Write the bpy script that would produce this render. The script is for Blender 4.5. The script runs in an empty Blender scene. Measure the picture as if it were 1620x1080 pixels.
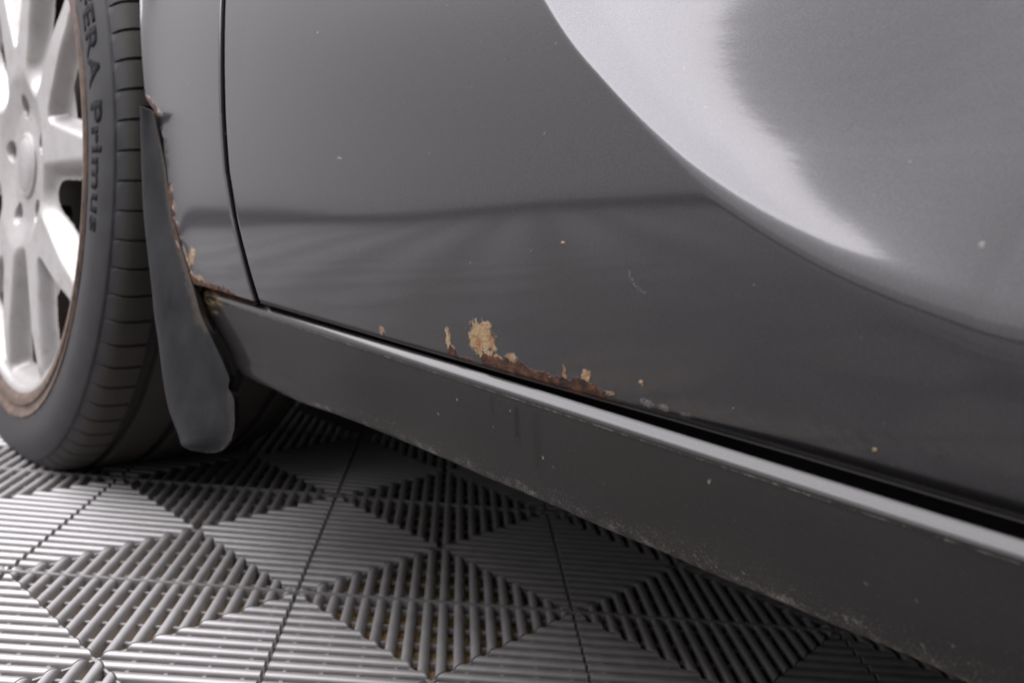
import bpy, bmesh, math, random
from mathutils import Vector, Matrix, noise

random.seed(7)
scene = bpy.context.scene
C = scene.collection
R = math.radians

# ---------------------------------------------------------------- camera
# world: X runs along the car towards its rear, Y into the car, Z up; z = 0 is the top of the floor tiles
CAM = Vector((0.87837, -0.27145, 0.29384))
RIGHT = Vector((0.71207, 0.694355, 0.104055))
DOWN = Vector((0.189385, -0.0472415, -0.980766))
FWD = Vector((-0.676084, 0.71808, -0.16514))
cam_data = bpy.data.cameras.new('camera')
cam_data.sensor_width = 22.3
cam_data.lens = 19.03
cam_data.clip_start = 0.01
cam_data.clip_end = 100
cam_data.dof.use_dof = True
cam_data.dof.focus_distance = 0.40
cam_data.dof.aperture_fstop = 6.3
cam = bpy.data.objects.new('camera', cam_data)
up, back = -DOWN, -FWD
cam.matrix_world = Matrix(((RIGHT.x, up.x, back.x, CAM.x), (RIGHT.y, up.y, back.y, CAM.y),
                           (RIGHT.z, up.z, back.z, CAM.z), (0, 0, 0, 1)))
C.objects.link(cam)
scene.camera = cam

# ---------------------------------------------------------------- world and lamps
world = bpy.data.worlds.new('World')
scene.world = world
world.use_nodes = True
bg = world.node_tree.nodes['Background']
bg.inputs['Color'].default_value = (0.93, 0.91, 0.95, 1)
bg.inputs['Strength'].default_value = 0.10

def area_lamp(name, loc, aim, sx, sy, radiance, color):
    d = bpy.data.lights.new(name, 'AREA')
    d.shape = 'RECTANGLE'
    d.size, d.size_y = sx, sy
    d.energy = radiance * math.pi * sx * sy
    d.color = color
    o = bpy.data.objects.new(name, d)
    o.location = loc
    o.rotation_euler = (Vector(aim) - Vector(loc)).to_track_quat('-Z', 'Y').to_euler()
    C.objects.link(o)
    return o

# the lit studio ceiling above the car and its free side, and an added lamp standing in for a pale lit wall
area_lamp('ceiling_lamp', (-1.2, -1.26, 2.4), (-1.2, -1.26, 0), 4.4, 3.52, 7.4, (0.985, 0.955, 1.0))
area_lamp('wall_standin_lamp', (-1.9, -2.55, 1.77), (0.1, 0.55, 1.77), 6.6, 3.3, 1.08, (1.0, 0.955, 0.985))
area_lamp('side_fill_lamp', (0.15, -3.75, 2.15), (0.15, 0, 2.15), 2.6, 2.5, 0.70, (0.985, 0.96, 1.0))  # added fill that brightens the paint reflections above the crease
scene.view_settings.view_transform = 'Standard'
scene.view_settings.look = 'None'
scene.view_settings.exposure = 0.0
scene.view_settings.gamma = 1.0

# ---------------------------------------------------------------- helpers
def lerp(a, b, t):
    return a + (b - a) * t

def sstep(a, b, x):
    t = min(1, max(0, (x - a) / (b - a))) if a != b else float(x > a)
    return t * t * (3 - 2 * t)

def table(pts, x):
    if x <= pts[0][0]:
        return pts[0][1]
    for (a, b), (c, d) in zip(pts, pts[1:]):
        if x <= c:
            return b + (d - b) * (x - a) / (c - a)
    return pts[-1][1]

def smooth_table(pts, x):
    if x <= pts[0][0]:
        return pts[0][1]
    for (a, b), (c, d) in zip(pts, pts[1:]):
        if x <= c:
            return b + (d - b) * sstep(0, 1, (x - a) / (c - a))
    return pts[-1][1]

def resample(pts, n):
    """n points at even arc length on a polyline of tuples"""
    seg = [math.dist(a, b) for a, b in zip(pts, pts[1:])]
    tot = sum(seg)
    out = []
    for i in range(n):
        s = tot * i / (n - 1)
        k = 0
        while k < len(seg) - 1 and s > seg[k]:
            s -= seg[k]
            k += 1
        t = s / seg[k]
        out.append(tuple(lerp(p, q, t) for p, q in zip(pts[k], pts[k + 1])))
    return out

def catmull(pts, n):
    """smooth curve through the points, n samples"""
    out = []
    m = len(pts) - 1
    for i in range(n):
        u = m * i / (n - 1)
        k = min(int(u), m - 1)
        t = u - k
        p0, p1, p2, p3 = pts[max(k - 1, 0)], pts[k], pts[k + 1], pts[min(k + 2, m)]
        out.append(tuple(0.5 * (2 * b + (c - a) * t + (2 * a - 5 * b + 4 * c - d) * t * t + (3 * b - a - 3 * c + d) * t ** 3)
                         for a, b, c, d in zip(p0, p1, p2, p3)))
    return out

def mesh_data(name, verts, faces, mat=None, smooth=True, sharp=None):
    me = bpy.data.meshes.new(name)
    me.from_pydata(verts, [], faces)
    if mat:
        me.materials.append(mat)
    if smooth:
        me.shade_smooth()
        if sharp:
            me.set_sharp_from_angle(angle=R(sharp))
    me.update()
    return me

def link(name, me, parent=None):
    o = bpy.data.objects.new(name, me)
    C.objects.link(o)
    if parent:
        o.parent = parent
    return o

def grid_faces(nu, nv, wrap_u=False, flip=False, base=0):
    f = []
    for i in range(nu if wrap_u else nu - 1):
        for j in range(nv - 1):
            a, b = i * nv + j, ((i + 1) % nu) * nv + j
            q = (base + a, base + b, base + b + 1, base + a + 1)
            f.append(q[::-1] if flip else q)
    return f

def box(v, f, x0, x1, y0, y1, z0, z1):
    b = len(v)
    v += [(x0, y0, z0), (x1, y0, z0), (x1, y1, z0), (x0, y1, z0), (x0, y0, z1), (x1, y0, z1), (x1, y1, z1), (x0, y1, z1)]
    f += [tuple(b + i for i in q) for q in ((0, 3, 2, 1), (4, 5, 6, 7), (0, 1, 5, 4), (1, 2, 6, 5), (2, 3, 7, 6), (3, 0, 4, 7))]

def lathe(prof, seg, cx, cz, closed=False):
    """profile of (y, r) turned round the axle through (cx, cz)"""
    v = []
    for i in range(seg):
        a = 2 * math.pi * i / seg
        for y, r in prof:
            v.append((cx + r * math.cos(a), y, cz + r * math.sin(a)))
    return v, grid_faces(seg, len(prof), True)

# ---------------------------------------------------------------- materials
def new_mat(name):
    m = bpy.data.materials.new(name)
    m.use_nodes = True
    nt = m.node_tree
    return m, nt, nt.nodes['Principled BSDF']

def N(nt, kind, **kw):
    n = nt.nodes.new(kind)
    for k, v in kw.items():
        setattr(n, k, v)
    return n

def math_node(nt, op, a, b=None, clamp=False):
    n = N(nt, 'ShaderNodeMath', operation=op, use_clamp=clamp)
    for i, s in enumerate((a, b)):
        if s is None:
            continue
        if isinstance(s, (int, float)):
            n.inputs[i].default_value = s
        else:
            nt.links.new(s, n.inputs[i])
    return n.outputs[0]

def mixc(nt, fac, a, b):
    n = N(nt, 'ShaderNodeMix', data_type='RGBA')
    for s, i in ((fac, 0), (a, 6), (b, 7)):
        if isinstance(s, (int, float)):
            n.inputs[i].default_value = s
        elif isinstance(s, tuple):
            n.inputs[i].default_value = (*s, 1)
        else:
            nt.links.new(s, n.inputs[i])
    return n.outputs[2]

def mixf(nt, fac, a, b):
    n = N(nt, 'ShaderNodeMix', data_type='FLOAT')
    for s, i in ((fac, 0), (a, 2), (b, 3)):
        if isinstance(s, (int, float)):
            n.inputs[i].default_value = s
        else:
            nt.links.new(s, n.inputs[i])
    return n.outputs[0]

def noise_tex(nt, scale, detail=3, stretch=None, rough=0.5):
    tc = N(nt, 'ShaderNodeTexCoord')
    src = tc.outputs['Object']
    if stretch:
        mp = N(nt, 'ShaderNodeMapping')
        mp.inputs['Scale'].default_value = stretch
        nt.links.new(src, mp.inputs[0])
        src = mp.outputs[0]
    t = N(nt, 'ShaderNodeTexNoise')
    t.inputs['Scale'].default_value = scale
    t.inputs['Detail'].default_value = detail
    t.inputs['Roughness'].default_value = rough
    nt.links.new(src, t.inputs['Vector'])
    return t.outputs['Fac']

def ramp(nt, fac, stops):
    r = N(nt, 'ShaderNodeValToRGB')
    e = r.color_ramp.elements
    while len(e) < len(stops):
        e.new(0.5)
    for el, (p, c) in zip(e, stops):
        el.position = p
        el.color = (*c, 1) if isinstance(c, tuple) else (c, c, c, 1)
    nt.links.new(fac, r.inputs[0])
    return r.outputs[0]

def bump(nt, height, dist, strength=1.0, normal=None):
    b = N(nt, 'ShaderNodeBump')
    b.inputs['Strength'].default_value = strength
    b.inputs['Distance'].default_value = dist
    nt.links.new(height, b.inputs['Height'])
    if normal:
        nt.links.new(normal, b.inputs['Normal'])
    return b.outputs[0]

def paint_material(name='grey_metallic_paint', dark=(0.034, 0.0332, 0.0356), lite=(0.057, 0.0556, 0.0596), metal=0.95, r0=0.27, r1=0.36, coat=1.0, c0=0.07, c1=0.11, spec=0.5):
    m, nt, p = new_mat(name)
    L = nt.links.new
    att = N(nt, 'ShaderNodeAttribute', attribute_name='wear_shade')
    sep = N(nt, 'ShaderNodeSeparateColor')
    L(att.outputs['Color'], sep.inputs[0])
    fine = noise_tex(nt, 900, 4)
    med = noise_tex(nt, 170, 5, None, 0.62)
    flake = noise_tex(nt, 2600, 1)
    def crisp(ch, amt=0.7, lo=0.38, hi=0.62):
        s = math_node(nt, 'ADD', sep.outputs[ch], math_node(nt, 'MULTIPLY', math_node(nt, 'SUBTRACT', fine, 0.5), amt))
        mr = N(nt, 'ShaderNodeMapRange', interpolation_type='SMOOTHSTEP')
        mr.inputs['From Min'].default_value = lo
        mr.inputs['From Max'].default_value = hi
        L(s, mr.inputs[0])
        gate = math_node(nt, 'GREATER_THAN', sep.outputs[ch], 0.01)
        return math_node(nt, 'MULTIPLY', mr.outputs[0], gate)
    rust, tan = crisp(0, 0.5), crisp(1, 0.55, 0.12, 0.85)
    grit = noise_tex(nt, 1500, 5, None, 0.7)
    dsum = math_node(nt, 'ADD', sep.outputs[2], math_node(nt, 'MULTIPLY', math_node(nt, 'SUBTRACT', grit, 0.5), 2.2))
    dmap = N(nt, 'ShaderNodeMapRange', interpolation_type='SMOOTHSTEP')
    dmap.inputs['From Min'].default_value = 0.30
    dmap.inputs['From Max'].default_value = 0.95
    L(dsum, dmap.inputs[0])
    dust = math_node(nt, 'MULTIPLY', dmap.outputs[0], math_node(nt, 'GREATER_THAN', sep.outputs[2], 0.02))
    base = mixc(nt, ramp(nt, flake, [(0.3, 0.0), (0.75, 1.0)]), dark, lite)
    tanc = ramp(nt, med, [(0.28, (0.20, 0.080, 0.030)), (0.42, (0.27, 0.155, 0.070)), (0.55, (0.32, 0.225, 0.125)), (0.72, (0.34, 0.285, 0.19))])
    rustc = ramp(nt, med, [(0.32, (0.010, 0.006, 0.005)), (0.50, (0.042, 0.016, 0.009)), (0.66, (0.13, 0.048, 0.019)), (0.8, (0.24, 0.12, 0.05))])
    c = mixc(nt, math_node(nt, 'MULTIPLY', att.outputs['Alpha'], 0.85), base, (0.014, 0.012, 0.011))  # alpha: scuffs and dirt runs, and darkening painted in for shade
    c = mixc(nt, math_node(nt, 'MULTIPLY', dust, 0.55), c, (0.36, 0.33, 0.29))
    c = mixc(nt, tan, c, tanc)
    c = mixc(nt, rust, c, rustc)
    L(c, p.inputs['Base Color'])
    worn = math_node(nt, 'MAXIMUM', rust, tan)
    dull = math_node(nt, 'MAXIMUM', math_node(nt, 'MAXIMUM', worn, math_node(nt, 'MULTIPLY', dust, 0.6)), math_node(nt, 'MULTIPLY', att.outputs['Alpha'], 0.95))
    L(math_node(nt, 'SUBTRACT', metal, math_node(nt, 'MULTIPLY', dull, metal), True), p.inputs['Metallic'])
    haze = noise_tex(nt, 9, 4, (0.5, 1, 1.6))
    rgh = mixf(nt, haze, r0, r1)
    L(mixf(nt, dull, rgh, 0.85), p.inputs['Roughness'])
    L(math_node(nt, 'MULTIPLY', math_node(nt, 'SUBTRACT', 1.0, dull, True), coat), p.inputs['Coat Weight'])
    L(mixf(nt, haze, c0, c1), p.inputs['Coat Roughness'])
    p.inputs['Coat IOR'].default_value = 1.50
    p.inputs['Specular IOR Level'].default_value = spec
    peel = noise_tex(nt, 800, 2, (0.7, 1, 1.4))
    pn = bump(nt, peel, 0.0000075, 0.9)
    L(pn, p.inputs['Coat Normal'])
    rb = bump(nt, math_node(nt, 'MULTIPLY', math_node(nt, 'ADD', fine, math_node(nt, 'MULTIPLY', med, 1.5)), worn), 0.0005, 1.0)
    L(rb, p.inputs['Normal'])
    return m

def plastic(name, c0, c1, rough0, rough1, scale, spec=0.5, bscale=None, bdist=0.0002, stretch=None):
    m, nt, p = new_mat(name)
    n1 = noise_tex(nt, scale, 5, stretch, 0.6)
    nt.links.new(ramp(nt, n1, [(0.3, c0), (0.72, c1)]), p.inputs['Base Color'])
    nt.links.new(mixf(nt, n1, rough0, rough1), p.inputs['Roughness'])
    p.inputs['Specular IOR Level'].default_value = spec
    if bscale:
        nt.links.new(bump(nt, noise_tex(nt, bscale, 3), bdist), p.inputs['Normal'])
    return m

M_paint = paint_material()
M_sill = paint_material('dirty_shaded_sill_paint', (0.012, 0.0114, 0.0114), (0.022, 0.0206, 0.0204), 0.85, 0.36, 0.52, 0.85, 0.10, 0.20, 0.22)  # dirty matte copy of the car paint, also darkened in place of shade
M_tile = plastic('tile_plastic', (0.105, 0.098, 0.095), (0.165, 0.156, 0.152), 0.52, 0.66, 60, 1.0, 700, 0.00008)
M_tile.node_tree.nodes['Principled BSDF'].inputs['IOR'].default_value = 1.75
M_tile.node_tree.nodes['Principled BSDF'].inputs['Coat Weight'].default_value = 1.0
M_tile.node_tree.nodes['Principled BSDF'].inputs['Coat Roughness'].default_value = 0.55
M_tile.node_tree.nodes['Principled BSDF'].inputs['Coat IOR'].default_value = 2.15
M_concrete = plastic('concrete', (0.12, 0.08, 0.045), (0.90, 0.64, 0.34), 0.85, 0.95, 110, 0.3, 300, 0.001)
M_ground = plastic('dark_floor_paint', (0.035, 0.034, 0.036), (0.055, 0.053, 0.055), 0.4, 0.6, 6, 0.4)
M_flap = plastic('flap_plastic', (0.0045, 0.0047, 0.0053), (0.019, 0.0193, 0.0212), 0.45, 0.66, 60, 0.20, 1300, 0.00035, (1, 1, 0.45))
nt_ = M_flap.node_tree
p_ = nt_.nodes['Principled BSDF']
old_ = p_.inputs['Base Color'].links[0].from_socket
ga_ = N(nt_, 'ShaderNodeAttribute', attribute_name='grime')
gm_ = N(nt_, 'ShaderNodeMapRange', interpolation_type='SMOOTHSTEP')
gm_.inputs['From Min'].default_value = 0.25
gm_.inputs['From Max'].default_value = 0.95
nt_.links.new(math_node(nt_, 'ADD', ga_.outputs['Fac'], math_node(nt_, 'MULTIPLY', math_node(nt_, 'SUBTRACT', noise_tex(nt_, 260, 6, None, 0.7), 0.5), 1.3)), gm_.inputs[0])
nt_.links.new(mixc(nt_, math_node(nt_, 'MULTIPLY', gm_.outputs[0], 0.8), old_, (0.060, 0.050, 0.040)), p_.inputs['Base Color'])
M_black = plastic('black_undercoat', (0.008, 0.008, 0.008), (0.016, 0.015, 0.014), 0.8, 0.95, 30, 0.2)
M_letter = plastic('tyre_letter_rubber', (0.008, 0.008, 0.009), (0.014, 0.014, 0.015), 0.8, 0.9, 90, 0.15)
M_disc = plastic('brake_iron', (0.02, 0.014, 0.011), (0.05, 0.032, 0.022), 0.6, 0.85, 40, 0.4)

def tyre_material():
    m, nt, p = new_mat('tyre_rubber')
    L = nt.links.new
    geo = N(nt, 'ShaderNodeTexCoord')
    sx = N(nt, 'ShaderNodeSeparateXYZ')
    L(geo.outputs['Object'], sx.inputs[0])
    # radius from the axle: the bead area is stained brown
    r2 = math_node(nt, 'SQRT', math_node(nt, 'ADD', math_node(nt, 'MULTIPLY', sx.outputs[0], sx.outputs[0]),
                                         math_node(nt, 'MULTIPLY', sx.outputs[2], sx.outputs[2])))
    n1 = noise_tex(nt, 45, 5)
    rr = math_node(nt, 'ADD', r2, math_node(nt, 'MULTIPLY', math_node(nt, 'SUBTRACT', n1, 0.5), 0.012))
    mr = N(nt, 'ShaderNodeMapRange', interpolation_type='SMOOTHSTEP')
    mr.inputs['From Min'].default_value = 0.231
    mr.inputs['From Max'].default_value = 0.239
    mr.inputs['To Min'].default_value = 1
    mr.inputs['To Max'].default_value = 0
    L(rr, mr.inputs[0])
    rub = ramp(nt, n1, [(0.3, (0.018, 0.018, 0.0195)), (0.7, (0.033, 0.033, 0.0355))])
    brown = ramp(nt, noise_tex(nt, 120, 4), [(0.3, (0.055, 0.038, 0.028)), (0.7, (0.17, 0.115, 0.085))])
    tread = N(nt, 'ShaderNodeMapRange')
    tread.inputs['From Min'].default_value = 0.279
    tread.inputs['From Max'].default_value = 0.284
    L(r2, tread.inputs[0])
    c = mixc(nt, math_node(nt, 'MULTIPLY', mr.outputs[0], 0.85), rub, brown)
    c = mixc(nt, tread.outputs[0], c, (0.036, 0.033, 0.029))
    L(c, p.inputs['Base Color'])
    L(mixf(nt, n1, 0.55, 0.75), p.inputs['Roughness'])
    p.inputs['Specular IOR Level'].default_value = 0.35
    L(bump(nt, noise_tex(nt, 900, 3), 0.0002), p.inputs['Normal'])
    return m

def silver_material():
    m, nt, p = new_mat('silver_wheel_paint')
    L = nt.links.new
    n1 = noise_tex(nt, 25, 6, None, 0.65)
    film = ramp(nt, noise_tex(nt, 90, 6, None, 0.7), [(0.52, 0.0), (0.72, 0.45)])
    L(mixc(nt, film, ramp(nt, n1, [(0.3, (0.315, 0.306, 0.298)), (0.7, (0.385, 0.375, 0.366))]), (0.20, 0.155, 0.115)), p.inputs['Base Color'])
    p.inputs['Metallic'].default_value = 0.4
    L(mixf(nt, n1, 0.44, 0.56), p.inputs['Roughness'])
    p.inputs['Coat Weight'].default_value = 0.25
    p.inputs['Coat Roughness'].default_value = 0.12
    return m

M_tyre = tyre_material()
M_silver = silver_material()

# ---------------------------------------------------------------- floor: concrete slab, ribbed plastic tiles, ribs
v, f = [], []
box(v, f, -2.7, 2.7, -2.7, 1.9, -0.3, -0.0096)
floor = link('floor', mesh_data('floor', v, f, M_concrete, False))
floor['kind'] = 'structure'
floor['label'] = 'floor of grey ribbed plastic tiles laid over tan concrete'

v, f = [], []
for x0, x1, y0, y1 in ((-14, -2.7, -14, 14), (2.7, 14, -14, 14), (-2.7, 2.7, -14, -2.7), (-2.7, 2.7, 1.9, 14)):
    box(v, f, x0, x1, y0, y1, -0.3, -0.0097)
ground = link('ground', mesh_data('ground', v, f, M_ground, False))
ground['kind'] = 'structure'
ground['label'] = 'dark smooth studio floor beyond the tiles'

GA = math.atan2(0.73684, 0.676067)                       # the tile grid is turned against the car
G0 = Vector((0.38028, 0.06165, 0))
CELL, NR = 0.2, 18
PITCH = CELL / NR
RW, RH = 0.0066, 0.0092

def rib_shape(k, v, f, M=Matrix.Identity(4)):
    """one rib of a triangle field: from the cell edge towards the mitre on the diagonal; local u across, v along"""
    u = (k + 0.5) * PITCH - CELL / 2
    w, h = RW / 2, RH
    sec = [(-w, -h), (-w, -0.0026)] + [(-w * math.cos(R(a)), -0.0026 + 0.0025 * math.sin(R(a))) for a in (26, 48, 68, 90, 112, 132, 154)] + [(w, -0.0026), (w, -h)]
    b = len(v)
    for du, z in sec:
        drop = 0.0008 if z > -0.002 else 0
        v.append(tuple(M @ Vector((u + du, 0.0008 + drop, z))))
    for du, z in sec:
        e = CELL / 2 - abs(u + du) - 0.0002 - (0.0005 if z > -0.002 else 0)
        v.append(tuple(M @ Vector((u + du, max(e, 0.0035), z))))
    n = len(sec)
    for i in range(n - 1):
        f.append((b + i, b + i + 1, b + n + i + 1, b + n + i))
    f.append(tuple(b + i for i in range(n))[::-1])
    f.append(tuple(b + n + i for i in range(n)))

rib_mesh = []
for k in range(NR):
    v, f = [], []
    rib_shape(k, v, f)
    me = mesh_data('rib', v, f, M_tile, True, 40)
    rib_mesh.append(me)

def rib_matrices():
    out = []
    for ci in range(2):
        for cj in range(2):
            for q in range(4):
                M = (Matrix.Translation(((ci + 0.5) * CELL, (cj + 0.5) * CELL, 0)) @ Matrix.Rotation(q * math.pi / 2, 4, 'Z')
                     @ Matrix.Translation((0, -CELL / 2, 0)))
                for k in range(NR):
                    out.append((k, M))
    return out
RIBS = rib_matrices()

def frame_mesh():
    v, f = [], []
    # bars along the cell borders, a little below the rib tops
    for i in range(3):
        p = i * CELL
        wid = 0.0013
        box(v, f, 0.0003, 2 * CELL - 0.0003, max(p - wid, 0.0003), min(p + wid, 2 * CELL - 0.0003), -0.0093, 0.0001)
    for i in range(3):
        p = i * CELL
        for a, b in ((0.003, CELL - 0.003), (CELL + 0.003, 2 * CELL - 0.003)):
            box(v, f, max(p - 0.0007, 0.0004), min(p + 0.0007, 2 * CELL - 0.0004), a, b, -0.0094, -0.0052)
    # tie bars crossing under the ribs of each triangle field
    for ci in range(2):
        for cj in range(2):
            for q in range(4):
                M = (Matrix.Translation(((ci + 0.5) * CELL, (cj + 0.5) * CELL, 0)) @ Matrix.Rotation(q * math.pi / 2, 4, 'Z')
                     @ Matrix.Translation((0, -CELL / 2, 0)))
                for n in range(1, 9):
                    vv = n * 0.0111
                    half = CELL / 2 - vv - 0.002
                    if half < 0.004:
                        continue
                    if n % 2 == 0:
                        continue
                    top = -0.0034
                    b0 = len(v)
                    box(v, f, -half, half, vv - 0.0011, vv + 0.0011, -0.0058 - 0.00005 * n, top)
                    for i in range(b0, len(v)):
                        v[i] = tuple(M @ Vector(v[i]))
    # four diagonal webs under the mitres
    for ci in range(2):
        for cj in range(2):
            for s in (1, -1):
                M = Matrix.Translation(((ci + 0.5) * CELL, (cj + 0.5) * CELL, 0)) @ Matrix.Rotation(s * math.pi / 4, 4, 'Z')
                b0 = len(v)
                box(v, f, -0.137, 0.137, -0.0008, 0.0008, -0.0088 - 0.00007 * s, -0.0030 - 0.0001 * s)
                for i in range(b0, len(v)):
                    v[i] = tuple(M @ Vector(v[i]))
    return mesh_data('floor_tile', v, f, M_tile, False)

FRAME = frame_mesh()
def join_ribs(items):
    v, f = [], []
    for k, M in items:
        rib_shape(k, v, f, M)
    return mesh_data('rib_rows', v, f, M_tile, True, 40)
ALLRIBS = join_ribs(RIBS)

def project(p):
    d = p - CAM
    z = d.dot(FWD)
    if z < 0.05:
        return None
    return 810 + 1382.5 * d.dot(RIGHT) / z, 540 + 1382.5 * d.dot(DOWN) / z, z

tiles = []
for ti in range(-10, 10):
    for tj in range(-10, 10):
        M = (Matrix.Translation(G0) @ Matrix.Rotation(GA, 4, 'Z') @ Matrix.Translation((2 * CELL * ti, 2 * CELL * tj, 0)))
        c = M @ Vector((CELL, CELL, 0))
        if abs(c.x) > 2.9 or not -2.9 < c.y < 2.1:
            continue
        tiles.append(M)
cand = []
for n, M in enumerate(tiles):
    for r, (k, Mr) in enumerate(RIBS):
        u = (k + 0.5) * PITCH - CELL / 2
        a = M @ Mr @ Vector((u, 0.003, 0))
        b = M @ Mr @ Vector((u, CELL / 2 - abs(u), 0))
        mid = (a + b) / 2
        q = project(mid)
        if q is None or not (-10 < q[0] < 1630 and 690 < q[1] < 1085):
            continue
        # behind the sill as seen by the camera, or behind the tyre
        t = (0.0 - CAM.y) / (mid.y - CAM.y) if mid.y > 0 else 2
        if t < 1 and CAM.z + (mid.z - CAM.z) * t > 0.163 and CAM.x + (mid.x - CAM.x) * t > 0.36:
            continue
        if q[0] < 330 and q[1] < 745 and q[0] > 40:
            continue
        cand.append((-(a - b).length / q[2] ** 2, n, r))
cand.sort()
chosen = {}
for _, n, r in cand[:300]:
    chosen.setdefault(n, set()).add(r)
for n, M in enumerate(tiles):
    t = link('floor_tile', FRAME, floor)
    t.matrix_world = M
    pick = chosen.get(n)
    if not pick:
        s = link('rib_rows', ALLRIBS, t)
    else:
        for r in sorted(pick):
            k, Mr = RIBS[r]
            o = link('rib', rib_mesh[k], t)
            o.matrix_local = Mr
        s = link('rib_rows', join_ribs([x for r, x in enumerate(RIBS) if r not in pick]), t)
    s['kind'] = 'stuff'

# ---------------------------------------------------------------- car
car = bpy.data.objects.new('car', None)
C.objects.link(car)
car.location = (-0.076, 0.1, 0)
car['label'] = 'dark grey metallic car with rusted lower door edge, silver alloy wheel and black mud flap'
car['category'] = 'car'

def part(name, me, parent=car):
    o = bpy.data.objects.new(name, me)
    C.objects.link(o)
    o.parent = parent
    base = Vector((0, 0, 0))
    p = parent
    while p:
        base += p.location
        p = p.parent
    o.location = -base                                   # meshes are written in world coordinates
    return o

GAPL = [(0.20, 0.4222), (0.219, 0.4124), (0.2409, 0.4012), (0.262, 0.3891), (0.288, 0.3764), (0.3231, 0.3641), (0.3571, 0.3535), (0.3916, 0.3429), (0.60, 0.283), (0.80, 0.235)]
def gap_x(z):
    return table(GAPL, z)

CPTS = [(0.500, 0.560), (0.565, 0.442), (0.6242, 0.3712), (0.6616, 0.3384), (0.7073, 0.3064), (0.751, 0.2838), (0.7924, 0.2700), (0.8182, 0.2642), (0.90, 0.2540), (1.05, 0.2440), (1.30, 0.2390)]
CREASE = catmull(CPTS, 240)
CLEN = [0]
for a, b in zip(CREASE, CREASE[1:]):
    CLEN.append(CLEN[-1] + math.dist(a, b))

def crease_at(u):
    """point, first and second derivative of the crease spline"""
    m = len(CPTS) - 1
    k = min(max(int(u), 0), m - 1)
    t = u - k
    out = []
    for c in (0, 1):
        a, b, e, f = CPTS[max(k - 1, 0)][c], CPTS[k][c], CPTS[k + 1][c], CPTS[min(k + 2, m)][c]
        c1, c2, c3 = e - a, 2 * a - 5 * b + 4 * e - f, 3 * b - a - 3 * e + f
        out.append((0.5 * (2 * b + c1 * t + c2 * t * t + c3 * t ** 3), 0.5 * (c1 + 2 * c2 * t + 3 * c3 * t * t)))
    return out

def crease_dist(x, z):
    """signed distance to the crease (positive above it) and arc position"""
    best, bi = 1e9, 0
    for i in range(0, 240, 6):
        d = (CREASE[i][0] - x) ** 2 + (CREASE[i][1] - z) ** 2
        if d < best:
            best, bi = d, i
    m = len(CPTS) - 1
    u = m * bi / 239
    for _ in range(6):
        (px, dx), (pz, dz) = crease_at(u)
        step = ((x - px) * dx + (z - pz) * dz) / (dx * dx + dz * dz)
        u = min(max(u + 0.9 * step, 0.0), m - 1e-6)
    (px, dx), (pz, dz) = crease_at(u)
    qx, qz = x - px, z - pz
    w = u / m * 239
    k = min(int(w), 238)
    return math.copysign(math.hypot(qx, qz), dx * qz - dz * qx), lerp(CLEN[k], CLEN[k + 1], w - k)

S_SPLIT = CLEN[min(range(240), key=lambda i: abs(CREASE[i][0] - 0.70))]
DEPTH = 0.0245
NPROF = 700
def soft_profile(pts, sigma):
    """values along the crease, blurred so that the pressing flows without kinks"""
    raw = [table(pts, CLEN[-1] * i / (NPROF - 1)) for i in range(NPROF)]
    k = sigma / (CLEN[-1] / (NPROF - 1))
    half = int(3 * k)
    ker = [math.exp(-0.5 * (q / k) ** 2) for q in range(-half, half + 1)]
    tot = sum(ker)
    return [sum(ker[q + half] * raw[min(max(i + q, 0), NPROF - 1)] for q in range(-half, half + 1)) / tot for i in range(NPROF)]

P_WIDTH = soft_profile([(0.0, 0.0016), (S_SPLIT - 0.04, 0.0022), (S_SPLIT + 0.03, 0.009), (S_SPLIT + 0.10, 0.019), (S_SPLIT + 0.3, 0.05)], 0.022)
P_SLOPE = soft_profile([(0.0, 0.42), (S_SPLIT, 0.47), (S_SPLIT + 0.05, 0.51), (S_SPLIT + 0.075, 0.50), (S_SPLIT + 0.12, 0.37), (S_SPLIT + 0.2, 0.30), (S_SPLIT + 0.5, 0.2)], 0.022)
P_DEPTH = soft_profile([(0.0, 0.86), (S_SPLIT - 0.05, 0.90), (S_SPLIT, 1.0)], 0.03)

def prof_at(arr, s):
    u = min(max(s / CLEN[-1], 0), 1) * (NPROF - 1)
    k = min(int(u), NPROF - 2)
    return lerp(arr[k], arr[k + 1], u - k)

def shelf(d, s):
    """inward offset of the skin above the crease: a shelf that turns upright again"""
    w, s0 = prof_at(P_WIDTH, s), prof_at(P_SLOPE, s)
    dec = DEPTH * prof_at(P_DEPTH, s) / s0 - w / 2
    d += w * 0.35
    if d <= 0:
        return 0.0
    n = 24
    acc, prev, pd = 0.0, 0.0, 0.0
    for i in range(1, n + 1):
        q = d * (i / n) ** 2
        cur = s0 * sstep(0, w, q) * math.exp(-max(q - w, 0) / dec)
        acc += (cur + prev) / 2 * (q - pd)
        prev, pd = cur, q
    return acc

def smooth_z0(x):
    """height at which the side stands upright; it climbs towards the rear"""
    return table([(0.20, 0.238), (0.379, 0.2565), (0.477, 0.2715), (0.55, 0.2830), (0.616, 0.2950), (0.66, 0.3045), (0.70, 0.3125), (0.75, 0.3190), (0.85, 0.322)], x)

def body_y(x, z):
    z0 = smooth_z0(x)
    d = z - z0
    if d > 0:
        y = -0.006 + (0.5 * d * d if d < 0.25 else 0.5 * 0.0625 + 0.25 * (d - 0.25))
    else:
        y = -0.006 + 1.7 * d * d
    # shallow dents and waviness of real sheet metal
    y += 0.00016 * noise.noise((x * 7, z * 26, 3.1)) * (1 - sstep(0.62, 0.70, x))
    return y

DOOR_BOTTOM = 0.2159
def door_y(x, z):
    d, s = crease_dist(x, z)
    y = body_y(x, z)
    if d > -0.03:
        y += shelf(d, s)
    return y

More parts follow.
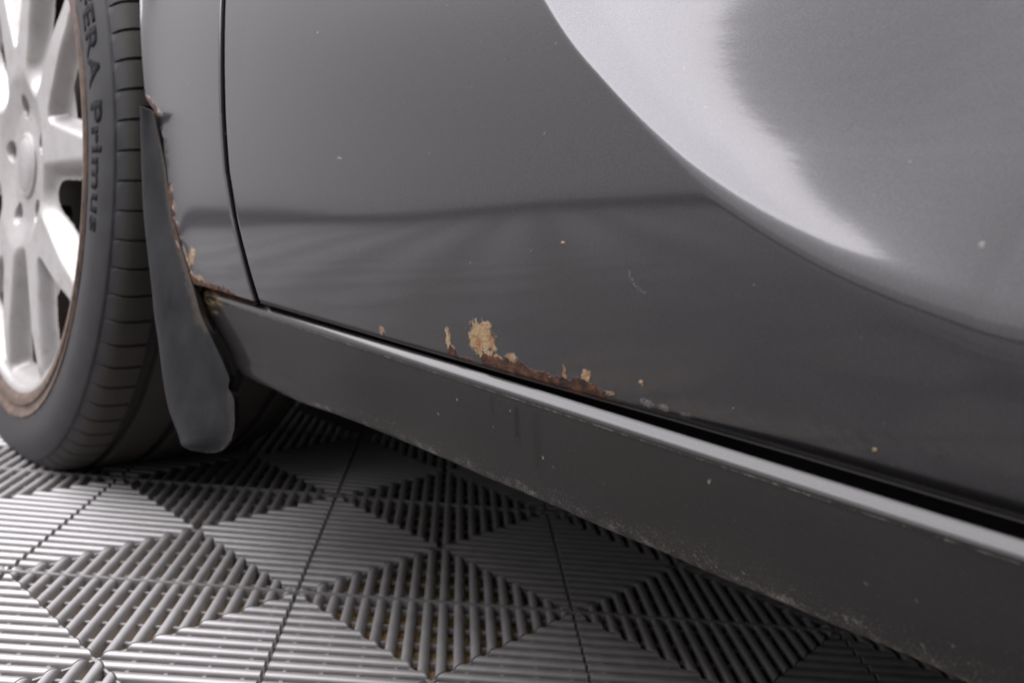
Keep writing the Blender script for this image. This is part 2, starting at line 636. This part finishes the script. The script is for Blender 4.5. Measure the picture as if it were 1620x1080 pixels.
def fbm(x, y, z=0.0, o=3):
    return noise.fractal((x, y, z), 1.0, 2.0, o)

# wear on the door: (x, z, rx, rz, amount) blobs on the skin
TAN = [(0.6034, 0.2290, 0.0088, 0.0085, 1.0), (0.6052, 0.2215, 0.0050, 0.0055, 1.0), (0.5809, 0.2240, 0.0020, 0.0058, 0.9),
       (0.5830, 0.2195, 0.003, 0.003, 0.7), (0.6204, 0.2232, 0.0040, 0.0030, 0.75), (0.6290, 0.2195, 0.003, 0.0022, 0.55),
       (0.6501, 0.2222, 0.0013, 0.0045, 0.75), (0.6613, 0.2236, 0.0030, 0.0036, 0.85), (0.673, 0.2192, 0.003, 0.0016, 0.55),
       (0.5319, 0.2190, 0.0028, 0.0030, 0.6), (0.688, 0.2277, 0.0012, 0.0012, 0.9), (0.6888, 0.2262, 0.0007, 0.0007, 0.7),
       (0.7275, 0.2266, 0.0008, 0.0008, 0.75), (0.7782, 0.2254, 0.0010, 0.0010, 0.8), (0.6492, 0.2769, 0.0008, 0.0008, 0.8),
       (0.640, 0.2195, 0.004, 0.0015, 0.5), (0.612, 0.2215, 0.004, 0.002, 0.7)]
RUST = [(0.5835, 0.2180, 0.0036, 0.0034, 0.9), (0.592, 0.2170, 0.006, 0.0016, 0.6), (0.6065, 0.2195, 0.0060, 0.0040, 1.0), (0.6150, 0.2188, 0.008, 0.0040, 1.0),
        (0.6225, 0.2188, 0.007, 0.0042, 1.0), (0.6300, 0.2182, 0.006, 0.0036, 1.0), (0.6380, 0.2182, 0.008, 0.0030, 0.9), (0.6460, 0.2182, 0.007, 0.0030, 0.9),
        (0.6530, 0.2184, 0.006, 0.0033, 1.0), (0.6620, 0.2190, 0.0055, 0.0044, 1.0), (0.6675, 0.2180, 0.004, 0.0028, 0.8), (0.6035, 0.2228, 0.0012, 0.0012, 0.7)]
PALE = [(0.6902, 0.2196, 0.004, 0.0022, 0.65), (0.6981, 0.2198, 0.003, 0.0018, 0.6), (0.707, 0.2190, 0.004, 0.0014, 0.5), (0.7995, 0.2938, 0.0012, 0.0012, 0.7),
        (0.5966, 0.2623, 0.0006, 0.0005, 1.0), (0.4924, 0.3030, 0.0030, 0.0007, 0.9), (0.4584, 0.3675, 0.0012, 0.0012, 0.7), (0.5635, 0.3083, 0.001, 0.001, 0.5),
        (0.5146, 0.2582, 0.0008, 0.0018, 0.5), (0.6212, 0.2868, 0.0008, 0.0006, 0.7), (0.760, 0.232, 0.0006, 0.0006, 0.5)]
SCR = [(0.6821, 0.2704), (0.6833, 0.2675), (0.6849, 0.2653), (0.6875, 0.2638), (0.6903, 0.2631)]
rng = random.Random(11)
for _ in range(70):
    s = rng.uniform(0.00025, 0.00055)
    PALE.append((rng.uniform(0.42, 0.85), rng.uniform(0.222, 0.38), s, s, rng.uniform(0.3, 0.75)))

def blobs(lst, x, z, n1):
    m = 0.0
    for bx, bz, rx, rz, a in lst:
        dx, dz = (x - bx) / rx, (z - bz) / rz
        if abs(dx) > 1.7 or abs(dz) > 1.7:
            continue
        q = math.hypot(dx, dz) + 0.35 * n1
        m = max(m, a * (1 - sstep(0.55, 1.25, q)))
    return m

def poly_dist(pts, x, z):
    best = 1e9
    for (ax, az), (bx, bz) in zip(pts, pts[1:]):
        dx, dz = bx - ax, bz - az
        t = min(1, max(0, ((x - ax) * dx + (z - az) * dz) / (dx * dx + dz * dz)))
        best = min(best, math.hypot(x - ax - dx * t, z - az - dz * t))
    return best

def set_wear_shade(me, cols):
    at = me.color_attributes.new('wear_shade', 'FLOAT_COLOR', 'POINT')
    flat = []
    for c in cols:
        flat += (c[0], c[1], c[2], c[3] if len(c) > 3 else 0.0)
    at.data.foreach_set('color', flat)

def frange(a, b, n):
    return [a + (b - a) * i / n for i in range(n)]

def make_door():
    us = frange(0, 0.42, 460) + frange(0.42, 0.50, 50) + frange(0.50, 0.95, 26) + [0.95]      # along, from the front edge
    zs = frange(DOOR_BOTTOM, 0.245, 46) + frange(0.245, 0.40, 180) + frange(0.40, 0.72, 40) + [0.72]
    v, cols = [], []
    nz = len(zs)
    # each column: flange rows below the bottom edge, then the skin
    for iu, u in enumerate(us):
        xb = gap_x(DOOR_BOTTOM) + 0.0022 + u
        yb = door_y(xb, DOOR_BOTTOM + 0.0012)
        v += [(xb, yb + 0.018, DOOR_BOTTOM + 0.0006), (xb, yb + 0.0024, DOOR_BOTTOM - 0.0010), (xb, yb + 0.0012, DOOR_BOTTOM - 0.0009)]
        cols += [(0, 0, 0, 1)] * 3  # flange coloured black so the gap under the door reads as shadow
        for z in zs:
            shift = gap_x(z) - gap_x(DOOR_BOTTOM)
            fade = max(0.0, 1 - u / 0.3)
            x = xb + shift * (1.0 if u < 1e-9 else fade)
            y = door_y(x, z)
            e = u - 0.0
            if e < 0.0022:
                y += 0.0022 - math.sqrt(max(0, 0.0022 ** 2 - (0.0022 - e) ** 2))
            q = z - DOOR_BOTTOM
            if q < 0.0012:
                y += 0.0009 * (1 - q / 0.0012) ** 2
            r = g = p = 0.0
            if 0.41 < x < 0.87 and z < 0.41:
                n1 = fbm(x * 240, z * 240)
                n2 = fbm(x * 620 + 9, z * 260)
                if z < 0.245 and 0.51 < x < 0.72:
                    g = blobs(TAN, x, z, 1.15 * n2 + 0.5 * n1)
                    r = blobs(RUST, x, z, 1.6 * n1 + 0.5 * n2)
                    e2 = max(0, 1 - (z - DOOR_BOTTOM) / 0.0022) * sstep(0.575, 0.60, x) * (1 - sstep(0.668, 0.70, x))
                    r = max(r, e2 * (0.9 + 0.5 * n1))
                else:
                    g = blobs(TAN, x, z, n1) if z < 0.3 else 0
                p = blobs(PALE, x, z, n1)
                if 0.68 < x < 0.694 and 0.26 < z < 0.273:
                    p = max(p, 0.62 * (1 - sstep(0.0002, 0.0009, poly_dist(SCR, x, z))))
                if z < 0.262:
                    p = max(p, 0.15 * (1 - (z - DOOR_BOTTOM) / 0.046) * (0.8 + 0.5 * fbm(x * 40, z * 40, 6)))
                if z < 0.2215:
                    p = max(p, 0.28 * (1 - (z - DOOR_BOTTOM) / 0.0033) * (0.5 + n1))
            v.append((x, y, z))
            cols.append((r, g, p, 0.9 * (1 - sstep(0.0008, 0.0024, q))))  # alpha darkens the lowest edge, painted to match the shaded gap
    nv = nz + 3
    f = grid_faces(len(us), nv)
    # front flange
    base = len(v)
    for j in range(nz):
        x, y, z = v[3 + j]
        v.append((x + 0.0004, y + 0.016, z))
        cols.append((0, 0, 0))
    for j in range(nz - 1):
        f.append((3 + j, 3 + j + 1, base + j + 1, base + j))
    me = mesh_data('front_door', v, f, M_paint, True, 50)
    set_wear_shade(me, cols)
    return me

door = part('front_door', make_door())
door['label'] = 'grey door skin with rust and tan patches along its bottom edge'

# fender: arch edge on the left, door gap on the right
EDGE = [(0.208, 0.3470), (0.2112, 0.344), (0.2268, 0.331), (0.2408, 0.315), (0.2725, 0.303), (0.3061, 0.2896), (0.3221, 0.2740), (0.3335, 0.2542), (0.3559, 0.2420), (0.3772, 0.2309), (0.4002, 0.2195)]
WX, WZ = -0.076, 0.267
def edge_x(z):
    if z <= 0.4002:
        return table(EDGE, z)
    k = sstep(0.40, 0.45, z)
    r = lerp(0.3240, 0.330, k)
    return WX + math.sqrt(max(r * r - (z - WZ) ** 2, 0))

def make_fender():
    v, f, cols = [], [], []
    zs = frange(0.2152, 0.345, 110) + frange(0.345, 0.42, 40) + frange(0.42, 0.5965, 40) + [0.5965]
    nu = 90
    def skin(x, z, gx, ex):
        y = body_y(x, z)
        e = gx - x
        if e < 0.0022:
            y += 0.0022 - math.sqrt(max(0, 0.0022 ** 2 - (0.0022 - max(e, 0)) ** 2))
        a = x - ex
        y -= 0.0022 * math.exp(-max(a, 0) / 0.008)          # rolled arch lip
        return y
    for iz, z in enumerate(zs):
        gx = gap_x(z) - 0.0022
        ex = edge_x(z)
        jag = 0.0012 * fbm(z * 300, 4.0) if z < 0.34 else 0
        ex0 = ex + max(jag, -0.0006)
        wd = gx - ex0
        last = 1 - 0.0060 / wd
        row = [last * (i / (nu - 8)) ** 1.25 for i in range(nu - 8)] + [1 - k / wd for k in (0.0060, 0.0042, 0.0030, 0.0022, 0.0016, 0.0010, 0.0005, 0.0002, 0)]
        # lip flange turned inwards
        yl = skin(ex0, z, gx, ex)
        v += [(ex0 + 0.0008, yl + 0.014, z), (ex0 - 0.0004, yl + 0.0016, z)]
        cols += [(0.2, 0, 0)] * 2
        for t in row:
            x = lerp(ex0, gx, t)
            y = skin(x, z, gx, ex)
            r = g = p = st = 0.0
            if z < 0.345:
                n1 = fbm(x * 260, z * 200)
                n2 = fbm(x * 120 + 5, z * 150, 2.0)
                a = x - ex0
                m = sstep(0.205, 0.22, z) * (1 - sstep(0.272, 0.284, z)) + sstep(0.318, 0.324, z) * (1 - sstep(0.332, 0.336, z))
                wid = 0.006 + 0.006 * n2
                g = m * max(0, 1 - a / max(wid * 1.6, 0.0012)) * (0.75 + 0.6 * n1)
                r = m * max(0, 1 - a / max(0.0065 + 0.008 * fbm(x * 90, z * 120, 5), 0.001)) * 1.2
                st = sstep(0.262, 0.272, z) * (1 - sstep(0.306, 0.316, z)) * (1 - sstep(0.0010, 0.0042, a + 0.003 * n2)) * 0.9   # black scuff of bared sealant
                q = z - zs[0]
                r = max(r, (1 - sstep(0.001, 0.0048, q + 0.002 * n1)) * (1 - sstep(0.372, 0.405, x)) * 1.1)
                g = max(g, 0.75 * blobs([(0.337, 0.2335, 0.004, 0.006, 1), (0.3465, 0.2185, 0.006, 0.004, 0.8)], x, z, n1))
                if rng.random() < 0.0006:
                    p = 0.7
            v.append((x, y, z))
            cols.append((r, g, p, st))
        x, y, z_ = v[-1]
        v.append((x, y + 0.016, z))
        cols.append((0, 0, 0))
    nrow = 2 + nu + 1 + 1 - 0
    nrow = len(v) // len(zs)
    f += grid_faces(len(zs), nrow, flip=True)
    # the rest of the wing over and ahead of the wheel
    b = len(v)
    for iz in range(7):
        z = lerp(0.5966, 0.72, iz / 6)
        for ix in range(30):
            x = lerp(-0.56, gap_x(z) - 0.0022, ix / 29)
            v.append((x, body_y(x, z), z))
            cols.append((0, 0, 0))
    f += grid_faces(7, 30, flip=True, base=b)
    b = len(v)
    for iz in range(40):
        z = lerp(0.20, 0.5964, iz / 39)
        exf = WX - math.sqrt(max(0.330 ** 2 - (z - WZ) ** 2, 0))
        for ix in range(8):
            x = lerp(-0.56, exf, ix / 7)
            v.append((x, body_y(x, z) - 0.0022 * math.exp(-(exf - x) / 0.008), z))
            cols.append((0, 0, 0))
        v.append((exf, body_y(exf, z) + 0.014, z))
        cols.append((0, 0, 0))
    f += grid_faces(40, 9, flip=True, base=b)
    me = mesh_data('fender', v, f, M_paint, True, 50)
    set_wear_shade(me, cols)
    return me

fender = part('fender', make_fender())
fender['label'] = 'grey front wing with rust eating along its arch edge'

# sill below the door
SILLF = [(0.150, 0.420), (0.1583, 0.4034), (0.160, 0.386), (0.1676, 0.368), (0.1807, 0.354), (0.1938, 0.3406), (0.2078, 0.333), (0.215, 0.331)]
def make_sill():
    prof = [(0.055, 0.2060), (0.0078, 0.2068), (0.0056, 0.2122)]
    for k in range(12):                                     # rounded shoulder that carries the long highlight
        a = R(56 - 3.55 * k)
        prof.append((0.00925 - 0.0094 * math.cos(a), 0.20525 + 0.0094 * math.sin(a)))
    prof += [(0.00045, 0.2076), (0.00075, 0.2070), (0.0010, 0.2064)]
    for k in range(1, 34):
        t = k / 33
        prof.append((0.0010 + 0.0052 * t ** 1.3, lerp(0.2064, 0.1690, t)))
    for k in range(1, 9):
        a = R(12 + 9.5 * k)
        prof.append((0.0125 - 0.0064 * math.cos(a), 0.1690 - 0.0062 * math.sin(a)))
    prof += [(0.020, 0.1629), (0.045, 0.1665), (0.075, 0.172)]
    us = [0, 0.0010, 0.0026] + frange(0.005, 0.50, 420) + frange(0.5, 1.6, 40) + [1.6]
    v, cols = [], []
    sp = random.Random(5)
    specks = {}
    for _ in range(260):
        x = sp.uniform(0.40, 0.86)
        z = 0.1640 + abs(sp.gauss(0, 0.0085)) if sp.random() < 0.8 else sp.uniform(0.165, 0.204)
        s = sp.uniform(0.00016, 0.00042)
        specks.setdefault(int(x / 0.01), []).append((x, z, s * sp.uniform(0.8, 1.7), s, sp.uniform(0.30, 0.85)))
    for (x, z, a, b) in ((0.5764, 0.1869, 0.0011, 0.0008), (0.6447, 0.1847, 0.001, 0.001), (0.7257, 0.2000, 0.0005, 0.0022), (0.655, 0.19, 0.0006, 0.0006)):
        specks.setdefault(int(x / 0.01), []).append((x, z, a, b, 1.0))
    for u in us:
        for ip, (y, z) in enumerate(prof):
            x0 = table(SILLF, z) + 0.0012
            x = x0 + u
            yy = y
            if u < 0.0026:
                yy += (0.0026 - u) ** 2 / 0.0026 * 0.9
            # the front end is blended down behind the flap
            yy += 0.0045 * math.exp(-u / 0.020) * sstep(0.215, 0.165, z) if z < 0.215 else 0
            zz = z
            if z < 0.172:
                zz += 0.0007 * noise.noise((x * 30, 1.7, 0))
                if x < 0.52:
                    zz -= 0.0022 * (1 - sstep(0.43, 0.52, x))
            v.append((x, yy, zz))
            r = g = p = 0.0
            n1 = fbm(x * 220, z * 220)
            n2 = fbm(x * 90, z * 300, 7)
            if x < 0.425 and z > 0.185:
                a = (x - 0.335) / 0.045
                g = max(0, (1 - a)) * sstep(0.188, 0.204, z) * (0.62 + 0.9 * n2)
                r = (1 - sstep(0.385, 0.425, x + 0.012 * n1)) * sstep(0.2095, 0.2128, z)
                r = max(r, 0.9 * (1 - sstep(0.001, 0.006, u + 0.003 * n1)) * sstep(0.192, 0.2, z))
            if y < 0.03:
                edge = 1 - sstep(0.163, 0.173 + 0.007 * n2, z)
                p = 0.62 * edge * (0.8 + 0.7 * n1) * sstep(0.40, 0.47, x)
                p = max(p, 0.34 * (1 - sstep(0.163, 0.186, z)) * (0.8 + 0.6 * n2) * sstep(0.43, 0.52, x), 0.10 + 0.06 * n2)
                for key in (int(x / 0.01) - 1, int(x / 0.01), int(x / 0.01) + 1):
                    if key in specks:
                        p = max(p, blobs(specks[key], x, z, 0.6 * n1))
                # scuffed paint edge under the shoulder
                if 0.2066 < z < 0.2074:
                    p = max(p, 0.50 + 0.7 * n1)
            st = 1.0 if ip < 3 else 0.0                        # inner lip painted black so the gap reads as shadow
            if ip >= 3 and z < 0.2066:                       # face below the shoulder darkened and dulled in place of shade
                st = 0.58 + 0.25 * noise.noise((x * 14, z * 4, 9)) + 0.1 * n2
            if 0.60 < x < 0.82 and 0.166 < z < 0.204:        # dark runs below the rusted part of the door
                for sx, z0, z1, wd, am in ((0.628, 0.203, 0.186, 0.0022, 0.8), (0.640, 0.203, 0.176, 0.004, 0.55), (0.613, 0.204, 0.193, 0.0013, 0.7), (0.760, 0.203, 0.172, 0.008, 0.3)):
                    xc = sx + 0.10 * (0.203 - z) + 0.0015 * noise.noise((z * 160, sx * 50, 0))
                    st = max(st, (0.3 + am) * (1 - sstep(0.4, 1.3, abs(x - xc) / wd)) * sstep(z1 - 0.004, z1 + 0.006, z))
            cols.append((max(r, 0), max(g, 0), max(p, 0), st))
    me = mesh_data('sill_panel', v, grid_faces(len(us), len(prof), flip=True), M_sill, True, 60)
    set_wear_shade(me, cols)
    return me

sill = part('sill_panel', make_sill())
sill['label'] = 'dusty grey sill panel with bright rounded upper edge'

# dark body behind the gaps, floor pan and wheel housing
v, f = [], []
box(v, f, 0.43, 2.6, 0.030, 1.62, 0.185, 0.715)
box(v, f, 0.30, 0.4295, 0.024, 1.62, 0.212, 0.7155)
box(v, f, -0.9, 0.2995, 0.30, 1.62, 0.20, 0.716)
box(v, f, 0.325, 0.4294, 0.070, 1.6, 0.178, 0.2115)
box(v, f, -0.56, 0.2994, 0.016, 0.2995, 0.60, 0.7165)
part('body_shell', mesh_data('body_shell', v, f, M_black, False))

v, f = [], []
seg = 40
for i in range(seg):
    a = R(lerp(-8, 188, i / (seg - 1)))
    for y, r in ((0.012, 0.327), (0.03, 0.345), (0.26, 0.345), (0.295, 0.33)):
        v.append((WX + r * math.cos(a), y, WZ + r * math.sin(a)))
f = grid_faces(seg, 4)
part('wheel_arch_liner', mesh_data('wheel_arch_liner', v, f, M_black))

# mud flap: moulded plastic wrapped round the rear of the arch
FL = [(0.2625, 0.0005, 0.3280), (0.2630, 0.0005, 0.2860), (0.2668, 0.0005, 0.2527), (0.2760, 0.0005, 0.2071), (0.2795, 0.0005, 0.1877),
      (0.2845, 0.0010, 0.1668), (0.2925, 0.0015, 0.1371), (0.3020, 0.0015, 0.1190), (0.3170, 0.0020, 0.1098), (0.3320, 0.0005, 0.1058), (0.3410, -0.0015, 0.1042)]
FR = [(0.2776, -0.0085, 0.3221), (0.2968, -0.0080, 0.2890), (0.3110, -0.0080, 0.2560), (0.3440, -0.0070, 0.2112), (0.3524, -0.0055, 0.1960),
      (0.3655, -0.0040, 0.1832), (0.3760, -0.0010, 0.1690), (0.3830, 0.0020, 0.1540), (0.3860, 0.0030, 0.1290), (0.3740, 0.0030, 0.1120), (0.3580, 0.0000, 0.1050)]
def make_flap():
    nL, nW = 70, 16
    Ls, Rs = catmull(FL, nL), catmull(FR, nL)
    v = []
    for i in range(nL):
        s = i / (nL - 1)
        a, b = Vector(Ls[i]), Vector(Rs[i])
        if s > 0.7:
            b += Vector((0.0012 * noise.noise((s * 60, 0, 0)), 0, 0.001 * noise.noise((s * 50, 3, 0))))
        for j in range(nW):
            t = j / (nW - 1)
            # a torn notch in the rear edge
            p = a.lerp(b, t - (0.06 * math.exp(-((s - 0.69) / 0.016) ** 2) * sstep(0.84, 1.0, t)))
            bul = 0.0125 * (sstep(0, 1, t / 0.27) if t < 0.27 else 0.5 + 0.5 * math.cos(math.pi * ((t - 0.27) / 0.73) ** 0.9))
            bul *= lerp(1.0, 1.1, s) * (1 - 0.75 * sstep(0.86, 1.0, s))
            bul += 0.0012 * math.exp(-((s - 0.955) / 0.008) ** 2) * math.sin(math.pi * t)   # pressed line above the hem
            p.y -= bul
            p.x += bul * 0.25
            v.append(tuple(p))
    f = grid_faces(nL, nW)
    me = bpy.data.meshes.new('mud_flap')
    bm = bmesh.new()
    bv = [bm.verts.new(p) for p in v]
    for q in f:
        bm.faces.new([bv[i] for i in q])
    # inner shell: an offset copy, stitched along the rim, giving a real thickness
    T = Vector((-0.0040, 0.0052, 0))
    iv = [bm.verts.new(Vector(p) + T) for p in v]
    for q in f:
        bm.faces.new([iv[i] for i in reversed(q)])
    rim = [i * nW for i in range(nL)] + [(nL - 1) * nW + j for j in range(1, nW)] + [i * nW + nW - 1 for i in range(nL - 2, -1, -1)] + [j for j in range(nW - 2, 0, -1)]
    for a, b in zip(rim, rim[1:] + rim[:1]):
        bm.faces.new((bv[a], iv[a], iv[b], bv[b]))
    bmesh.ops.recalc_face_normals(bm, faces=bm.faces[:])
    bm.to_mesh(me)
    bm.free()
    me.materials.append(M_flap)
    at = me.attributes.new('grime', 'FLOAT', 'POINT')
    val = []
    for k in range(2):
        for i in range(nL):
            for q in range(nW):
                t, sv = q / (nW - 1), i / (nL - 1)
                val.append(max(0.9 * sstep(0.70, 1.0, t) * (1 - sstep(0.42, 0.55, sv)), 0.8 * sstep(0.86, 1.0, sv), 0.55 * (1 - sstep(0.0, 0.10, t)) * sstep(0.4, 0.8, sv), 0.5 * sstep(0.75, 1, t) * sstep(0.6, 0.75, sv)))
    at.data.foreach_set('value', val)
    me.shade_smooth()
    me.set_sharp_from_angle(angle=R(45))
    return me
part('mud_flap', make_flap())

# ---------------------------------------------------------------- wheel
wheel = bpy.data.objects.new('wheel', None)
C.objects.link(wheel)
wheel.parent = car
WHZ, WSC = 0.2723, 1.02
wheel.location = Vector((-0.0514, 0, WHZ)) - car.location
wheel.rotation_euler = (0, 0, -0.0648)                       # steered a little
wheel.scale = (WSC, WSC, WSC)

def wpart(name, me):                                        # meshes written round the axle
    o = bpy.data.objects.new(name, me)
    C.objects.link(o)
    o.parent = wheel
    return o

def make_tyre():
    # (y, r, groove weight): outer bead, sidewall, shoulder, tread with three grooves, inner wall
    prof = [(0.030, 0.200, 0), (0.012, 0.206, 0), (0.0045, 0.2110, 0), (0.0010, 0.2150, 0), (-0.0005, 0.2200, 0), (-0.0008, 0.2235, 0), (0.0008, 0.2252, 0), (0.0006, 0.2285, 0),
            (-0.0016, 0.2320, 0), (-0.0022, 0.2345, 0), (-0.0010, 0.2352, 0), (-0.0016, 0.2400, 0), (-0.0026, 0.2470, 0), (-0.0028, 0.2540, 0), (-0.0018, 0.2610, 0), (0.0004, 0.2680, 0),
            (0.0032, 0.2735, 0), (0.0042, 0.2750, 0), (0.0056, 0.2754, 0), (0.0062, 0.2764, 0.2), (0.0090, 0.2805, 1), (0.0125, 0.2838, 1), (0.0170, 0.2858, 1), (0.0230, 0.2870, 1), (0.0300, 0.2876, 1),
            (0.0360, 0.2879, 1), (0.0364, 0.2810, 0), (0.0460, 0.2810, 0), (0.0464, 0.2882, 0), (0.062, 0.2884, 0), (0.0760, 0.2885, 0), (0.0764, 0.281, 0), (0.0870, 0.281, 0), (0.0874, 0.2885, 0),
            (0.1160, 0.2885, 0), (0.1164, 0.281, 0), (0.1270, 0.281, 0), (0.1274, 0.2884, 0), (0.157, 0.2882, 0), (0.1574, 0.281, 0), (0.1670, 0.281, 0), (0.1674, 0.2879, 0), (0.188, 0.2865, 0),
            (0.200, 0.276, 0), (0.205, 0.255, 0), (0.202, 0.230, 0), (0.19, 0.208, 0)]
    per = [(0.0, 1), (0.045, 1), (0.085, 0), (0.40, 0), (0.68, 0), (0.97, 0)]
    nb = 84
    v = []
    for b in range(nb):
        for fr, gr in per:
            for y, r, w in prof:
                # grooves sweep slightly along the shoulder
                a = 2 * math.pi * (b + fr + 6.0 * max(0, y) * w) / nb
                rr = r - 0.0022 * gr * w
                x, z = rr * math.cos(a), rr * math.sin(a)
                zg = -WHZ / WSC - 0.0008
                if z < zg + 0.016:
                    # the loaded tyre flattens on the tiles and bulges a little
                    over = zg + 0.016 - z
                    z = max(z, zg)
                    if r < 0.287:
                        y2 = y - 0.0045 * sstep(0, 0.03, over) * (1 if y < 0.1 else -1) * (1 - sstep(0.26, 0.287, r) * 0.4)
                    else:
                        y2 = y
                else:
                    y2 = y
                v.append((x, y2, z))
    me = mesh_data('tyre', v, grid_faces(nb * len(per), len(prof), True), M_tyre, True, 42)
    return me
wpart('tyre', make_tyre())

BIG0, SMALL0 = 60.5, 24.5
def face_y(r):
    return smooth_table([(0.0, 0.0150), (0.048, 0.0155), (0.088, 0.0070), (0.155, 0.0062), (0.192, 0.0080), (0.2035, 0.0095), (0.2055, 0.0088), (0.2085, 0.0040), (0.212, 0.0030), (0.2150, 0.0032)], r)

def smin(a, b, k):
    h = max(k - abs(a - b), 0) / k
    return min(a, b) - h * h * k * 0.25

def rim_depth(r, deg):
    """depth below the spoke face, and whether the casting is open there"""
    hole = False
    dep = 0.0
    d = (deg - BIG0 + 36) % 72 - 36
    t = abs(r * math.sin(R(d))) if abs(d) < 90 else 1
    hw = 0.0200 + (r - 0.076) * 0.265
    s = smin(smin(hw - t, r - 0.076, 0.018), 0.2045 - r, 0.008)
    if s > 0:
        dep = 0.0175 * sstep(-0.001, 0.0125, s) * (0.65 + 0.35 * sstep(0.085, 0.135, r))
        if s > 0.0125:
            hole = True
    d = (deg - SMALL0 + 36) % 72 - 36
    t = abs(r * math.sin(R(d)))
    hw = (r - 0.0970) * 0.545
    s = smin(smin(hw - t, r - 0.106, 0.010), 0.2045 - r, 0.008)
    if s > 0:
        dep = max(dep, 0.0140 * sstep(-0.001, 0.0085, s))
        if s > 0.0085 and r > 0.138:
            hole = True
    # bolt wells
    d = (deg - SMALL0 + 36) % 72 - 36
    q = math.hypot(r * math.cos(R(d)) - 0.054, r * math.sin(R(d)))
    dep = max(dep, 0.022 * (1 - sstep(0.0086, 0.0104, q)))
    if q < 0.0100:
        hole = True
    return dep, hole

def make_rim():
    rs = [0.0245 + 0.0014 * i for i in range(int((0.2035 - 0.0245) / 0.0014) + 1)] + [0.2042, 0.2050, 0.2060, 0.2072, 0.2085, 0.2100, 0.2120, 0.2138, 0.2150]
    na = 600
    v, holes = [], []
    for i in range(na):
        deg = 360 * i / na
        a = R(deg)
        for r in rs:
            dep, h = rim_depth(r, deg)
            v.append((r * math.cos(a), face_y(r) + dep, r * math.sin(a)))
            holes.append(h)
    f = [q for q in grid_faces(na, len(rs), True) if not all(holes[i] for i in q)]
    return mesh_data('rim', v, f, M_silver, True, 70)
wpart('rim', make_rim())
pts, fb = lathe([(0.0034, 0.2149), (0.010, 0.2120), (0.018, 0.2060), (0.040, 0.2030), (0.10, 0.200), (0.19, 0.205)], 120, 0, 0)
wpart('rim_barrel', mesh_data('rim_barrel', pts, fb, M_disc))

pts, fc = lathe([(y - 0.0065, r) for y, r in ((0.040, 0.0300), (0.024, 0.0312), (0.0205, 0.0305), (0.0190, 0.0285), (0.0186, 0.0262), (0.0190, 0.0256), (0.0184, 0.0250), (0.0172, 0.015), (0.0168, 0.0002))], 72, 0, 0)
wpart('centre_cap', mesh_data('centre_cap', pts, fc, M_silver, True, 40))

def bolt_mesh():
    v, f = [], []
    pts, f1 = lathe([(0.056, 0.0080), (0.046, 0.0080), (0.0450, 0.0072), (0.0450, 0.0045), (0.0490, 0.0040), (0.0490, 0.0001)], 6, 0, 0)
    return mesh_data('lug_bolt', pts, f1, M_disc, False)
BM = bolt_mesh()
for k in range(5):
    a = R(SMALL0 + 72 * k)
    o = wpart('lug_bolt', BM)
    o.location = (0.054 * math.cos(a), -0.013, 0.054 * math.sin(a))

pts, fd = lathe([(0.090, 0.199), (0.088, 0.145), (0.072, 0.142), (0.070, 0.138), (0.070, 0.09), (0.062, 0.075), (0.060, 0.001)], 72, 0, 0)
wpart('brake_disc', mesh_data('brake_disc', pts, fd, M_disc, True, 35))

# lettering moulded on the sidewall, wrapped round the axle
def sidewall_y(r):
    return table([(0.2345, -0.0022), (0.2352, -0.0010), (0.2400, -0.0016), (0.2470, -0.0026), (0.2540, -0.0028), (0.2610, -0.0018), (0.2680, 0.0004)], r)

def lettering(text, deg_start, r0, height, stretch, parent):
    cu = bpy.data.curves.new('letters', 'FONT')
    cu.body = text
    cu.size = 1.0
    cu.offset = 0.03
    cu.resolution_u = 3
    cu.space_character = 1.08
    to = bpy.data.objects.new('letters', cu)
    C.objects.link(to)
    bpy.context.view_layer.update()
    dg = bpy.context.evaluated_depsgraph_get()
    me = bpy.data.meshes.new_from_object(to.evaluated_get(dg))
    bpy.data.objects.remove(to)
    bm = bmesh.new()
    bm.from_mesh(me)
    bmesh.ops.triangulate(bm, faces=bm.faces[:])
    bmesh.ops.subdivide_edges(bm, edges=[e for e in bm.edges if e.calc_length() > 0.2], cuts=2)
    ext = bmesh.ops.extrude_face_region(bm, geom=bm.faces[:])
    low = {g for g in ext['geom'] if isinstance(g, bmesh.types.BMVert)}
    for w in bm.verts:
        x, y = w.co.x, w.co.y
        r = r0 + y * height / 0.72
        a = R(deg_start) - x * height / 0.72 * stretch / (r0 + height / 2)
        yy = sidewall_y(r) - (0.00035 if w not in low else -0.0006)
        w.co = (r * math.cos(a), yy, r * math.sin(a))
    bmesh.ops.recalc_face_normals(bm, faces=bm.faces[:])
    out = bpy.data.meshes.new('tyre_lettering')
    bm.to_mesh(out)
    bm.free()
    out.materials.append(M_letter)
    return wpart('tyre_lettering', out)
lettering("N'FERA Primus", 39.1, 0.2490, 0.0165, 1.38, wheel)
